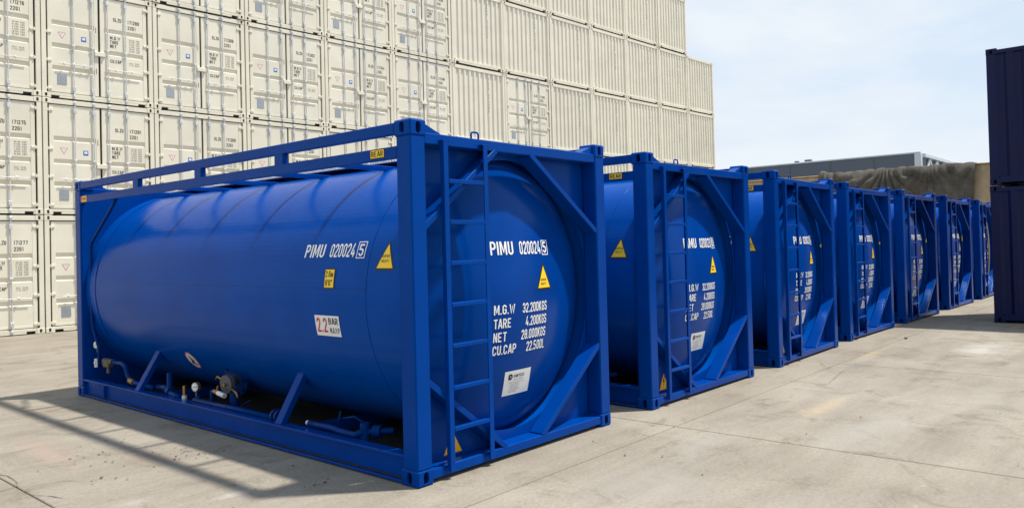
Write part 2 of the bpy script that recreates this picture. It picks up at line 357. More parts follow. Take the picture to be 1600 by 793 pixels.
def glyphs(s, wt=.14):
    """condensed stencil lettering drawn as thick strokes: vertices (u, v, layer) with cap height 1, and faces"""
    key = (s, wt)
    if key in _tc: return _tc[key]
    V = []; F = []; x0 = 0
    for ch in s:
        st = GL[ch]; xs = [p[0] for l in st for p in l] or [0, .2]; lo, hi = min(xs), max(xs)
        for li, pl in enumerate(st):
            closed = pl[0] == pl[-1] and len(pl) > 3; P = [Vector((x-lo+x0, y)) for x, y in (pl[:-1] if closed else pl)]; n = len(P); base = len(V)
            for i, p in enumerate(P):
                a = P[i-1] if (i or closed) else None; b = P[(i+1) % n] if (i < n-1 or closed) else None
                d0 = (p-a).normalized() if a is not None else None; d1 = (b-p).normalized() if b is not None else None
                if d0 is None: nn = Vector((-d1.y, d1.x)); k = 1
                elif d1 is None: nn = Vector((-d0.y, d0.x)); k = 1
                else:
                    n0 = Vector((-d0.y, d0.x)); n1 = Vector((-d1.y, d1.x)); nn = n0+n1
                    if nn.length < .05: nn = n0
                    nn.normalize(); k = min(1.7, 1/max(.2, nn.dot(n0)))
                q = nn*wt/2*k; V += [(p.x+q.x, p.y+q.y, li), (p.x-q.x, p.y-q.y, li)]
            for i in range(n if closed else n-1): j = (i+1) % n; F.append((base+2*i, base+2*i+1, base+2*j+1, base+2*j))
        x0 += hi-lo+wt+.11-(.06 if ch in 'EFLTZ2' else 0)-(.05 if ch in 'TAZYVW' else 0)
    if V:
        m0 = min(v[0] for v in V); V = [(v[0]-m0, v[1], v[2]) for v in V]
    _tc[key] = (V, F); return _tc[key]
def put_text(mb, s, u0, v0, h, mapf, width=None, mi=0, off=.003, bold=0, align='l', wt=.14):
    vs, fs = glyphs(s, wt)
    if not vs: return
    w = max(v[0] for v in vs)*h; k = (width/w) if width else 1; w *= k
    sh = {'l': 0, 'c': -w/2, 'r': -w}[align]
    mb.add([mapf(u0+sh+x*h*k, v0+y*h, off+.0003*l) for x, y, l in vs], fs, mi)
def put_rect(mb, u0, v0, u1, v1, mapf, mi=0, off=.002, n=6, skew=0):
    v = []; f = []
    for j in range(n+1):
        for i in range(n+1):
            a = u0+(u1-u0)*i/n; b = v0+(v1-v0)*j/n; v.append(mapf(a+skew*(j/n), b, off))
    for j in range(n):
        for i in range(n): k = j*(n+1)+i; f.append((k, k+1, k+n+2, k+n+1))
    mb.add(v, f, mi)
def put_tri(mb, a, b, c, mapf, mi=0, off=.002, n=6):
    v = []; idx = {}
    for j in range(n+1):
        for i in range(n+1-j):
            s_ = i/n; t = j/n; u_ = a[0]+(b[0]-a[0])*s_+(c[0]-a[0])*t; w = a[1]+(b[1]-a[1])*s_+(c[1]-a[1])*t
            idx[(i, j)] = len(v); v.append(mapf(u_, w, off))
    f = []
    for j in range(n):
        for i in range(n-j):
            f.append((idx[(i, j)], idx[(i+1, j)], idx[(i, j+1)]))
            if i+j < n-1: f.append((idx[(i+1, j)], idx[(i+1, j+1)], idx[(i, j+1)]))
    mb.add(v, f, mi)
def put_disc(mb, cu_, cv, ru, rv, mapf, mi=0, off=.002, n=24):
    v = [mapf(cu_, cv, off)]+[mapf(cu_+ru*math.cos(2*math.pi*k/n), cv+rv*math.sin(2*math.pi*k/n), off) for k in range(n)]
    mb.add(v, [(0, 1+k, 1+(k+1) % n) for k in range(n)], mi)
def shrink(tri, k):
    cx = sum(p[0] for p in tri)/3; cy = sum(p[1] for p in tri)/3
    return [(cx+(p[0]-cx)*k, cy+(p[1]-cy)*k) for p in tri]

# ------------------------------------------------------------------ corner castings with real oval holes
def casting_mesh(name, mat, sx, sy, sz, w=.162, d=.178, h=.118, holes=True, chamfer=.007):
    """corner at local 0; the block fills sx*w, sy*d, sz*h; holes pierce the faces lying on the outer planes"""
    def tmp(mb):
        me = mb.mesh('t', 'blue', True); o = bpy.data.objects.new('t', me); COL.objects.link(o); return o
    a = MB().box(0, 0, 0, w, d, h, chamfer); oa = tmp(a)
    if holes:
        def oval(axis):
            mb = MB(); ring = []
            n = 20
            for k in range(n):
                t = 2*math.pi*k/n; c, s_ = math.cos(t), math.sin(t)
                rr = .026; st = .0165   # tall oval
                ring.append((c*rr, s_*rr+(st if s_ > 0 else -st)))
            v = []
            for (p, q) in ring:
                if axis == 'y': v += [(w*.50+p, -.02, h*.5+q), (w*.50+p, d*.45, h*.5+q)]
                if axis == 'x': v += [(-.02, d*.50+p, h*.5+q), (w*.45, d*.50+p, h*.5+q)]
                if axis == 'z': v += [(w*.5+p, d*.5+q*1.3, -.02), (w*.5+p, d*.5+q*1.3, h*.45)]
            f = [(2*k, (2*k+2) % (2*n), (2*k+3) % (2*n), 2*k+1) for k in range(n)]+[tuple(2*k for k in range(n))[::-1], tuple(2*k+1 for k in range(n))]
            mb.add(v, f); return tmp(mb)
        cut = [oval('y'), oval('x'), oval('z'), tmp(MB().box(.018, .018, .016, w-.018, d-.018, h-.016))]
        for c in cut:
            md = oa.modifiers.new('b', 'BOOLEAN'); md.operation = 'DIFFERENCE'; md.solver = 'EXACT'; md.object = c
        bpy.context.view_layer.update()
        me = bpy.data.meshes.new_from_object(oa.evaluated_get(bpy.context.evaluated_depsgraph_get()))
        for c in cut: bpy.data.objects.remove(c)
    else: me = oa.data.copy()
    bpy.data.objects.remove(oa)
    me.materials.clear(); me.materials.append(M[mat]); me.name = name
    me.transform(Matrix.Diagonal((sx, sy, sz, 1)))
    if sx*sy*sz < 0: me.flip_normals()
    me.update(); return me
def castings(mat, parent, Wd, Ln, Ht, holes=True, front_only=False):
    for sx, x in ((1, 0), (-1, Wd)):
        for sz, z in ((1, 0), (-1, Ht)):
            for sy, y in ((1, 0), (-1, Ln)):
                key = (mat, sx, sy, sz, holes and not (front_only and sy < 0))
                if key not in _cast: _cast[key] = casting_mesh('corner_casting', mat, sx, sy, sz, holes=key[4], chamfer=.012 if mat == 'blue' else .006)
                o = link('corner_casting', _cast[key], parent); o.location = (x, y, z)
_cast = {}

# ------------------------------------------------------------------ ground: slabs over one large sheet
ground = MB().add([(-400, -400, -.03), (900, -400, -.03), (900, 700, -.03), (-400, 700, -.03)], [(0, 1, 2, 3)]).build('ground', 'ground')
ground['kind'] = 'structure'; ground['label'] = 'pale weathered concrete yard'
PX_, PY_ = 4.46, 5.46
slab_me = MB().box(.006, .006, -.12, PX_-.006, PY_-.006, 0, .006).mesh('concrete_slab', 'ground', True)
for i in range(-4, 9):
    for j in range(-2, 4):
        o = link('concrete_slab', slab_me, ground); o.location = (-1.76+i*PX_, -.51+j*PY_, random.uniform(-.0015, .0015))
def crack(pts, w=.006):
    mb = MB(); P = [Vector((x, y, .0045)) for x, y in pts]; out = [P[0]]
    for a, b in zip(P, P[1:]):
        n = max(2, int((b-a).length/.05)); d = (b-a).normalized(); nn = Vector((-d.y, d.x, 0))
        for k in range(1, n+1): out.append(a.lerp(b, k/n)+nn*random.uniform(-.012, .012))
    v = []
    for k, p in enumerate(out):
        d = (out[min(k+1, len(out)-1)]-out[max(k-1, 0)]).normalized(); nn = Vector((-d.y, d.x, 0)); ww = w*random.uniform(.25, 1)*(1 if 0 < k < len(out)-1 else .2)
        v += [p+nn*ww, p-nn*ww]
    mb.add(v, [(2*k, 2*k+1, 2*k+3, 2*k+2) for k in range(len(out)-1)])
    return mb.build('crack', 'crack', ground)
crack([(-1.82, 3.3), (-1.70, 2.75), (-1.78, 2.2), (-1.62, 1.8)], .006)
crack([(-1.74, 2.35), (-1.50, 2.3), (-1.42, 2.2)], .004)
crack([(-1.70, 2.45), (-2.1, 2.3), (-2.5, 2.1)], .004)
crack([(-2.2, 3.7), (-1.6, 3.55), (-1.15, 3.62)], .004)
crack([(-.9, 3.0), (-.55, 2.9)], .004)
crack([(-.75, 1.75), (-.45, 1.65), (-.3, 1.72)], .004)
crack([(5.6, -.9), (6.6, -.75), (7.4, -.9)], .004)
fl = MB()
def flake(x, y, s):
    a = random.uniform(0, 6.28); n = 5; z = .003
    v = [(x+math.cos(a+2*math.pi*k/n)*s*random.uniform(.4, 1), y+math.sin(a+2*math.pi*k/n)*s*random.uniform(.4, 1)*.6, z+random.uniform(.001, s*.5)) for k in range(n)]
    fl.add(v, [tuple(range(n))])
for (cx_, cy_, n, sp) in [(-.55, 2.35, 40, .22), (-.95, 2.75, 26, .35), (-1.3, 2.1, 8, .2), (-.5, 1.9, 10, .3), (-.35, .62, 14, .12), (-.9, 3.2, 10, .3), (-.6, 1.2, 6, .3), (3.2, -1.2, 12, .8), (6, -1.6, 14, 1.3), (1.2, -1, 10, .8), (9, -1.5, 12, 1.5), (1.4, -.5, 5, .3), (-1.4, .9, 5, .3), (3, -2.3, 10, .7)]:
    for _ in range(n if cx_ < 0 else n//3): flake(random.gauss(cx_, sp*.6), random.gauss(cy_, sp*.6), random.uniform(.005, .022))
o = fl.build('leaf_litter', 'flake'); o['kind'] = 'stuff'; o['label'] = 'small dark leaf bits and grit scattered on the concrete'; o['category'] = 'litter'
st = MB().box(-.035, -.02, 0, .035, .02, .022, .006).build('stone', 'dkgrey'); st.location = (10.35, -.55, .004)
st['label'] = 'small dark stone lying on the concrete beside the fourth tank container'; st['category'] = 'stone'

# ------------------------------------------------------------------ tank container
TL, TW, TH = 6.058, 2.438, 2.591
CX, CZ, TR, RC, RK, Y0 = 1.219, 1.28, 1.16, 3.2, .16, .40
RT = RC*(TR-RK)/(RC-RK); DH = RC-math.sqrt((RC-RK)**2-(TR-RK)**2)
def dome_depth(rho):
    if rho <= RT: return RC-math.sqrt(RC**2-rho**2)
    return DH-math.sqrt(max(0, RK**2-(rho-(TR-RK))**2))
def on_dome(x, z, off):
    x -= .017
    return (x, Y0-DH+dome_depth(min(TR, math.hypot(x-CX, z-CZ)))-off, z)
def on_side(u_, z, off):   # u runs towards the viewer's right, i.e. to smaller y; z = height on the curved wall
    y = -u_; r = TR
    if y < .60: r = TR+.003
    th = (z-CZ)/TR; r += off
    return (CX-r*math.cos(th), y, CZ+r*math.sin(th))
def flat_y(y0): return lambda x, z, off: (x, y0-off, z)
def flat_x(x0): return lambda u_, z, off: (x0-off, -u_, z)

def check_digit(s):
    al = {}; n = 10
    for c in 'ABCDEFGHIJKLMNOPQRSTUVWXYZ':
        if n % 11 == 0: n += 1
        al[c] = n; n += 1
    return str(sum((al[c] if c in al else int(c))*2**i for i, c in enumerate(s)) % 11 % 10)

def serial_meshes(num):
    cd = '5' if num == '020024' else check_digit('PIMU'+num)
    a = MB()
    put_text(a, 'PIMU', .942, 1.605, .108, on_dome, .268, off=.003, bold=.008)
    put_text(a, num, 1.292, 1.605, .108, on_dome, .300, off=.003, bold=.008)
    put_text(a, cd, 1.636, 1.612, .094, on_dome, .05, off=.003, bold=.02)
    for (x0, z0, x1, z1) in ((1.612, 1.593, 1.620, 1.720), (1.702, 1.593, 1.710, 1.720), (1.620, 1.593, 1.702, 1.600), (1.620, 1.713, 1.702, 1.720)): put_rect(a, x0, z0, x1, z1, on_dome, off=.003, n=2)
    b = MB(); zt = 1.625
    put_text(b, 'PIMU', -1.452, zt, .112, on_side, .265, off=.003, bold=.008)
    put_text(b, num, -1.110, zt, .112, on_side, .315, off=.003, bold=.008)
    put_text(b, cd, -.745, zt+.006, .098, on_side, .055, off=.003, bold=.02)
    for (x0, z0, x1, z1) in ((-.768, 1.613, -.760, 1.750), (-.672, 1.613, -.664, 1.750), (-.760, 1.613, -.672, 1.620), (-.760, 1.743, -.672, 1.750)): put_rect(b, x0, z0, x1, z1, on_side, off=.003, n=2)
    return a.mesh('serial_number', 'white'), b.mesh('serial_number', 'white')

def make_tank():
    t = empty('tank_container', 'x', 'tank container', 'blue tank containers standing in a row')
    # --- vessel: shell, two dished ends
    n = 112; prof = [(0.0, Y0), (0, .60)]
    def lathe(name, prof, mat, m=n):
        v = []; f = []
        for (rho, y) in prof:
            for k in range(m): a = 2*math.pi*k/m; v.append((CX+rho*math.cos(a), y, CZ+rho*math.sin(a)))
        for i in range(len(prof)-1):
            for k in range(m): f.append((i*m+k, i*m+(k+1) % m, (i+1)*m+(k+1) % m, (i+1)*m+k))
        return MB().add(v, f, 0, True).build(name, mat, t)
    def rings(name, secs, mat, m=n):
        mb = MB()
        for prof in secs:
            v = []; f = []
            for (rho, y) in prof:
                for k in range(m): a = 2*math.pi*k/m; v.append((CX+rho*math.cos(a), y, CZ+rho*math.sin(a)))
            for i in range(len(prof)-1):
                for k in range(m): f.append((i*m+k, i*m+(k+1) % m, (i+1)*m+(k+1) % m, (i+1)*m+k))
            mb.add(v, f, 0, True)
        return mb.build(name, mat, t, False)
    YF = TL-.46
    shell = lathe('tank_shell', [(TR, Y0)]+[(TR, Y0+(YF-Y0)*k/16) for k in range(1, 17)], 'shell')
    def dp(yb, sgn):
        out = []
        for k in range(1, 15): rho = RT*k/14; out.append((rho, dome_depth(rho)))
        for k in range(1, 11):
            a = R(90)*(k/10); a0 = math.acos((RT-(TR-RK))/RK); rho = TR-RK+RK*math.cos(a0*(1-k/10)); out.append((rho, dome_depth(rho)))
        return [(rho, yb-sgn*(DH-d)) for rho, d in [(0.001, 0)]+out]
    lathe('dished_end', dp(Y0, 1), 'dome'); lathe('dished_end', dp(YF, -1), 'dome')
    for y, r_ in ((.600, .0032), (5.70, .004), (5.775, .004)):
        pts = [(CX+(TR+.0005)*math.cos(2*math.pi*k/96), y, CZ+(TR+.0005)*math.sin(2*math.pi*k/96)) for k in range(96)]
        MB().tube(pts, r_, 6, closed=True).build('weld_seam', 'blue', shell)
    sm = MB(); put_rect(sm, -5.69, 1.372, -.61, 1.379, on_side, 0, .0022, 14); sm.build('lap_seam', 'blue', shell, False)
    # --- skirts and end panels with the round opening
    for ya, yb in ((.205, .585), (TL-.168, TL-.42)):
        rings('skirt_ring', [[(TR+.0025, ya), (TR+.0025, yb)], [(1.154, yb), (1.154, ya)], [(1.154, ya), (TR+.0025, ya)], [(TR+.0025, yb), (1.154, yb)]], 'shell')
    for yb, sg in ((0, 1), (TL, -1)):
        mb = MB(); X0, X1, Z0, Z1 = .02, TW-.02, .085, 2.47; k_ = 72; ring = []; outer = []
        for k in range(k_):
            a = 2*math.pi*k/k_; c, s_ = math.cos(a), math.sin(a); ring.append((CX+1.105*c, CZ+1.105*s_))
            tx = ((X1-CX)/c if c > 0 else (X0-CX)/c) if abs(c) > 1e-6 else 1e9; tz = ((Z1-CZ)/s_ if s_ > 0 else (Z0-CZ)/s_) if abs(s_) > 1e-6 else 1e9
            tt = min(tx, tz); outer.append((CX+c*tt, CZ+s_*tt))
        # push outer points nearest to corners onto them
        for (qx, qz) in ((X0, Z0), (X1, Z0), (X0, Z1), (X1, Z1)):
            i = min(range(k_), key=lambda i: (outer[i][0]-qx)**2+(outer[i][1]-qz)**2); outer[i] = (qx, qz)
        ya, yc = yb+sg*.156, yb+sg*.166
        v = [(x, ya, z) for x, z in ring]+[(x, ya, z) for x, z in outer]+[(x, yc, z) for x, z in ring]+[(x, yc, z) for x, z in outer]; f = []
        for k in range(k_):
            j = (k+1) % k_; f += [(k, j, k_+j, k_+k), (2*k_+k, 3*k_+k, 3*k_+j, 2*k_+j), (k, 2*k_+k, 2*k_+j, j), (k_+k, k_+j, 3*k_+j, 3*k_+k)]
        mb.add(v, f).build('end_panel', 'blue', t)
    # --- frame
    castings('blue', t, TW, TL, TH)
    for x0, x1 in ((.004, .150), (TW-.150, TW-.004)):
        for y0, y1 in ((.004, .155), (TL-.155, TL-.004)):
            MB().box(x0, y0, .114, x1, y1, TH-.114, .010).build('corner_post', 'blue', t)
    for yb, sg in ((0, 1), (TL, -1)):
        MB().box(.146, yb+sg*.012, 2.422, TW-.146, yb+sg*.150, 2.502, .006).build('top_end_rail', 'blue', t)
        MB().box(.146, yb+sg*.012, .028, TW-.146, yb+sg*.30, .100, .006).build('bottom_end_rail', 'blue', t)
        for p, q in (((.93, 2.43), (.12, 1.81)), ((1.36, 2.43), (2.30, 1.79)), ((2.30, .755), (1.43, .09)), ((.12, .735), (.97, .09))):
            MB().bar((p[0], yb+sg*.082, p[1]), (q[0], yb+sg*.082, q[1]), .046, .142, Vector((0, 1, 0)), .004).build('corner_brace', 'blue', t)
        for s_, xc in ((1, .155), (-1, TW-.155)):   # sloping gusset beside each top casting
            MB().add([(xc, yb+sg*.03, 2.50), (xc+s_*.19, yb+sg*.03, 2.500), (xc, yb+sg*.03, 2.575), (xc, yb+sg*.14, 2.50), (xc+s_*.19, yb+sg*.14, 2.500), (xc, yb+sg*.14, 2.575)],
                     [(0, 1, 2), (5, 4, 3), (0, 3, 4, 1), (1, 4, 5, 2), (2, 5, 3, 0)]).build('gusset', 'blue', t)
    for x0, s_ in ((0, 1), (TW, -1)):
        MB().box(x0+s_*.004, .176, 2.494, x0+s_*.064, TL-.176, 2.576, .005).build('top_side_rail', 'blue', t)
        MB().box(x0+s_*.006, .153, 2.322, x0+s_*.064, TL-.153, 2.408, .005).build('lower_side_rail', 'blue', t)
        for y in (1.65, 3.03, 4.39):
            MB().box(x0+s_*.007, y-.062, 2.403, x0+s_*.062, y+.062, 2.499, .003).build('rail_stub', 'blue', t)
        for y in (1.20, 2.14, 3.05, 3.97, 4.86):
            MB().box(x0+s_*.060, y-.022, 2.362, x0+s_*.92, y+.022, 2.402, .004).build('tie_bar', 'blue', t)
        mb = MB().box(x0+s_*.046, .150, .030, x0+s_*.056, TL-.150, .200, .002)
        mb.box(x0+s_*.004, .172, .012, x0+s_*.110, TL-.172, .030, .003).box(x0+s_*.010, .152, .190, x0+s_*.115, TL-.152, .212, .004)
        mb.build('bottom_side_rail', 'blue', t)
        for y in (1.78, 4.50): MB().bar((x0+s_*.052, y, .200), (x0+s_*.31, y, .62), .055, .095, Vector((0, 1, 0)), .004).build('saddle_strut', 'blue', t)
        MB().box(x0+s_*.012, 5.32, .032, x0+s_*.0455, 5.328, .188).build('rail_joint', 'blue', t)
    for y in (1.78, 4.50):
        MB().box(.12, y-.05, .03, TW-.12, y+.05, .14, .004).build('cross_member', 'blue', t)
    MB().box(.03, .17, .034, TW-.03, TL-.17, .042).build('belly_shade_sheet', 'gasket_shade', t)  # added black sheet, stands in for the deep shade under the vessel
    # walkway with its toothed grating edge on top
    wk = MB().box(.93, .22, 2.447, 1.50, TL-.22, 2.456).build('walkway', 'blue', t)
    te = MB()
    for k in range(150): y = .25+k*.0372; te.box(.925, y, 2.4565, .955, y+.02, 2.470)
    te.build('grating_edge', 'steel', wk)['kind'] = 'stuff'
    # --- ladder
    ld = MB()
    for x0, x1 in ((.298, .352), (.728, .782)):
        ld.box(x0, -.030, .062, x1-.006, -.020, 2.452, .002); ld.box(x0 if x0 < .5 else x1-.016, -.022, .062, (x0+.010) if x0 < .5 else x1-.006, .010, 2.452, .002)
        ld.box(x0-.010, -.030, 2.450, x1+.022, .020, 2.458, .001); ld.box(x0-.022, -.012, .072, x1+.004, .014, .084, .001)
    ld = ld.build('ladder', 'blue', t)
    for z in (2.160, 1.860, 1.560, 1.256, .955, .650, .352): MB().box(.350, -.030, z-.016, .730, .004, z+.016, .004).build('rung', 'blue', ld)
    MB().tube([(.700, .07, 2.49), (.700, .07, 2.548), (.712, .07, 2.562), (.770, .07, 2.562), (.782, .07, 2.548), (.782, .07, 2.49)], .008, 8).build('lifting_loop', 'blue', t)
    # --- writing on the rear end
    st_, ss = serial_meshes('020024')
    e = link('serial_number', st_, t); e['which'] = 'end'; e = link('serial_number', ss, t); e['which'] = 'side'
    def tri_sign(name, tri, mapf, off=.002, col='yellow', rear='black', k=.80, extra=None):
        mb = MB(); put_tri(mb, *tri, mapf, 1, off); q = shrink(tri, k); put_tri(mb, *q, mapf, 0, off+.0012)
        if extra: extra(mb)
        return mb.build(name, [col, rear, 'gunmetal'], t, False)
    def sh1(mb):
        put_text(mb, 'SUPER', 1.603, 1.372, .020, on_dome, .085, 2, .0045, align='c'); put_text(mb, 'HEAVY', 1.603, 1.338, .020, on_dome, .085, 2, .0045, align='c')
    tri_sign('warning_sticker', [(1.495, 1.298), (1.728, 1.298), (1.606, 1.530)], on_dome, extra=sh1)
    def sh2(mb):
        put_text(mb, 'SUPER', -.405, 1.615, .022, on_side, .085, 2, .0045, align='c'); put_text(mb, 'HEAVY', -.405, 1.578, .022, on_side, .085, 2, .0045, align='c')
    tri_sign('warning_sticker', [(-.515, 1.520), (-.290, 1.520), (-.400, 1.750)], on_side, extra=sh2)
    for s, z, w in (('M.G.W', 1.128, .245), ('TARE', 1.017, .195), ('NET', .908, .150), ('CU.CAP', .803, .275)): wp = MB(); put_text(wp, s, .948, z, .076, on_dome, w); wp.build('weight_heading', 'white', t, False)
    for s, z, x, w in (('32.200KGS', 1.122, 1.292, .352), ('4.200KGS', 1.011, 1.336, .305), ('28.000KGS', .902, 1.284, .350), ('22.500L', .797, 1.362, .265)): wp = MB(); put_text(wp, s, x, z, .080, on_dome, w); wp.build('weight_figure', 'white', t, False)
    pl = MB(); put_rect(pl, 1.122, .446, 1.462, .650, on_dome, 0, .003, 6)
    put_disc(pl, 1.196, .600, .026, .026, on_dome, 1, .0045, 20)
    pl.add([on_dome(x, z, .006) for x, z in ((1.188, .614), (1.206, .600), (1.188, .586), (1.196, .600))], [(0, 1, 3), (1, 2, 3)], 0)
    put_rect(pl, 1.170, .578, 1.184, .622, on_dome, 1, .0046, 1)
    put_text(pl, 'DANTECO', 1.236, .590, .026, on_dome, .135, 1, .0046, .03)
    for k, (a, b) in enumerate(((1.24, 1.37), (1.19, 1.38), (1.20, 1.32), (1.20, 1.32), (1.21, 1.31), (1.19, 1.33), (1.20, 1.30))):
        z = .574-.0155*k-(.006 if k else 0); x = a
        while x < b: w = random.uniform(.010, .026); put_rect(pl, x, z-.0042, min(x+w, b), z, on_dome, 2, .0046, 1); x += w+.005
    pl.build('maker_plate', ['dial', 'black', 'ink2'], t, False)
    f0 = flat_y(.156)
    def bolt(mb): mb.add([f0(x, z, .005) for x, z in ((.506, .262), (.482, .200), (.500, .200), (.484, .155), (.522, .216), (.504, .216), (.522, .262))], [(0, 1, 2, 5, 6), (2, 3, 4, 5)], 1)
    tri_sign('hazard_sticker', [(.400, .118), (.606, .118), (.503, .296)], f0, col='yellow_shade', k=.93, rear='gunmetal', extra=None)
    bm_ = MB(); bolt(bm_); bm_.m = [0]*len(bm_.f); bm_.build('bolt_symbol', 'black', t, False)
    # --- writing on the long side
    sg = MB(); fx = flat_x(.006)
    put_rect(sg, -.445, 2.336, -.280, 2.404, fx, 1, .002, 1); put_rect(sg, -.437, 2.342, -.288, 2.398, fx, 0, .0032, 1)
    put_text(sg, 'REAR', -.428, 2.350, .040, fx, .131, 1, .0044, .012); sg.build('rear_sign', ['yellow', 'black'], t, False)
    sg = MB(); put_rect(sg, -5.835, 2.334, -5.700, 2.402, fx, 0, .002, 1); put_rect(sg, -5.867, 2.334, -5.837, 2.402, fx, 3, .002, 1)
    put_text(sg, 'FRONT', -5.822, 2.352, .034, fx, .108, 2, .0035, .012); sg.build('front_sign', ['yellow', 'black', 'red', 'pink'], t, False)
    sg = MB(); put_rect(sg, -1.128, 1.372, -.992, 1.534, on_side, 1, .004, 4); put_rect(sg, -1.118, 1.382, -1.002, 1.524, on_side, 0, .0052, 4)
    put_text(sg, '2.6m', -1.112, 1.465, .048, on_side, .098, 1, .0068, .022); put_text(sg, "8'6\"", -1.106, 1.395, .048, on_side, .086, 1, .0068, .022)
    sg.build('height_sign', ['yellow', 'black'], t, False)
    sg = MB(); put_rect(sg, -1.262, .990, -.945, 1.158, on_side, 0, .004, 5, 0)
    put_text(sg, '2.2', -1.242, 1.020, .118, on_side, .135, 1, .0055, .03); put_text(sg, 'BAR', -1.083, 1.088, .052, on_side, .120, 2, .0055, .026)
    put_text(sg, 'M.A.W.P', -1.078, 1.016, .046, on_side, .122, 3, .0055, .012); sg.build('pressure_sign', ['dial', 'red', 'black', 'ink'], t, False)
    # round sticker low on the curve
    th = R(-38); zc = CZ+TR*th; sg = MB()
    put_disc(sg, -3.77, zc, .098, .118, on_side, 1, .003); put_disc(sg, -3.77, zc, .086, .104, on_side, 0, .0042)
    for poly in (((-3.80, .055), (-3.775, .06), (-3.73, -.01), (-3.76, -.02)), ((-3.82, -.02), (-3.72, -.045), (-3.725, -.065), (-3.82, -.045)), ((-3.785, .02), (-3.80, -.03), (-3.77, -.03), (-3.765, .0))):
        sg.add([on_side(u_, zc+v_, .0055) for u_, v_ in poly], [(0, 1, 2, 3)], 2)
    sg.build('round_sticker', ['dial', 'pink', 'black'], t, False)
    # --- valves and pipes below the vessel
    fl_ = MB(); p = Vector((.45, 3.07, .43)); d = Vector((-.90, -.15, -.12)).normalized()
    fl_.cyl(p-d*.12, p+d*.06, .10, 20).cyl(p-d*.01, p+d*.022, .165, 28).cyl(p+d*.045, p+d*.07, .165, 28)
    for k in range(8):
        a = 2*math.pi*k/8; x = d.orthogonal().normalized(); y = d.cross(x); c = p+(x*math.cos(a)+y*math.sin(a))*.135
        fl_.cyl(c-d*.02, c+d*.095, .013, 6)
    vf = fl_.build('outlet_flange', 'blue_shade', t)
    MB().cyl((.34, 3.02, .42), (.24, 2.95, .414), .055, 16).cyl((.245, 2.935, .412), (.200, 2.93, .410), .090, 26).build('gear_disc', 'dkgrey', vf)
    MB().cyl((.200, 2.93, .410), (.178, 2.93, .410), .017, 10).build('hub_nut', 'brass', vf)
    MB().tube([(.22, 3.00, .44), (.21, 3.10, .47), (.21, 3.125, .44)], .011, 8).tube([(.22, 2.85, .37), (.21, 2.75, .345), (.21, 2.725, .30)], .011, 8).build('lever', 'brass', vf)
    MB().cyl((.24, 2.84, .14), (.24, 2.84, .34), .045, 12).box(.17, 2.48, .200, .24, 2.86, .214).tube([(.21, 2.69, .22), (.20, 2.56, .28), (.20, 2.48, .31)], .004, 6).build('valve_foot', 'blue_shade', vf)
    g = MB().tube([(.12, 3.05, .20), (.12, 3.05, .325), (.12, 3.04, .345), (.12, 2.99, .35)], .018, 8).build('vent_pipe', 'blue_shade', t)
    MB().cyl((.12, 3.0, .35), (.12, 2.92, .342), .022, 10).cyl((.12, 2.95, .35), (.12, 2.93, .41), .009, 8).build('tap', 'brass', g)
    MB().cyl((.115, 2.92, .342), (.115, 2.80, .328), .024, 10).build('coupling', 'steel', g)
    def gauge(c, r_, ang=.3):
        c = Vector(c); d_ = Vector((-1, -.28, .05)).normalized()
        b_ = MB().cyl(c-d_*.03, c+d_*.004, r_, 22).cyl(c-d_*.01, c+Vector((.012, 0, -r_*1.9)), .010, 8).build('pressure_gauge', 'gunmetal', t)
        MB().cyl(c+d_*.004, c+d_*.0075, r_*.86, 22).build('dial', 'dial', b_)
        x = d_.orthogonal().normalized(); y = d_.cross(x); nd = MB().bar(c+d_*.010-(x+y)*r_*.2, c+d_*.010+(x*.8+y)*r_*.55, .006, .002, d_)
        for k in range(9):
            a = R(-130+k*32); e = x*math.cos(a)+y*math.sin(a); nd.bar(c+d_*.010+e*r_*.62, c+d_*.010+e*r_*.78, .005, .001, d_)
        nd.build('needle', 'black', b_)
    gauge((.10, 3.335, .36), .047); gauge((.11, 5.76, .620), .048)
    MB().cyl((.12, 3.32, .20), (.12, 3.32, .27), .022, 10).build('gauge_stem', 'blue_shade', t)
    MB().cyl((.12, 3.60, .245), (.12, 3.60, .345), .017, 12).build('brass_stub', 'brass', t)
    MB().cyl((.12, 3.60, .206), (.12, 3.60, .245), .026, 12).build('stub_base', 'steel', t)
    MB().tube([(.14, 3.96, .44), (.14, 3.96, .27), (.13, 3.93, .235), (.12, 3.80, .225), (.12, 3.70, .215)], .027, 10).tube([(.16, 4.28, .255), (.15, 4.1, .27), (.14, 3.96, .27)], .03, 10).cyl((.14, 3.93, .25), (.14, 3.99, .25), .045, 12).build('drain_pipe', 'blue_shade', t)
    MB().tube([(.11, 3.38, .228), (.11, 2.75, .228), (.11, 1.98, .228)], .024, 10).cyl((.11, 2.74, .228), (.11, 2.77, .228), .029, 10).cyl((.12, 1.93, .245), (.12, 1.955, .245), .062, 16).cyl((.12, 1.87, .245), (.12, 1.895, .245), .062, 16).build('vapour_pipe', 'blue_shade', t)
    MB().tube([(.085, 5.05, 2.34), (.085, 5.15, 2.26), (.085, 5.76, 1.86), (.085, 5.80, 1.80), (.085, 5.80, .90), (.09, 5.78, .80), (.10, 5.66, .60), (.105, 5.66, .36)], .020, 10).build('air_line', 'blue_shade', t)
    MB().cyl((.10, 5.72, .36), (.10, 5.72, .46), .030, 10).cyl((.07, 5.72, .41), (.13, 5.72, .41), .022, 10).build('ball_valve', 'steel', t)
    MB().tube([(.12, 5.68, .42), (.13, 5.62, .40), (.13, 5.56, .40)], .012, 8).box(.10, 5.42, .37, .18, 5.56, .46, .01).cyl((.14, 5.36, .44), (.14, 5.60, .44), .034, 12).box(.12, 5.46, .30, .15, 5.50, .38, .004).build('bronze_valve', 'gunmetal', t)
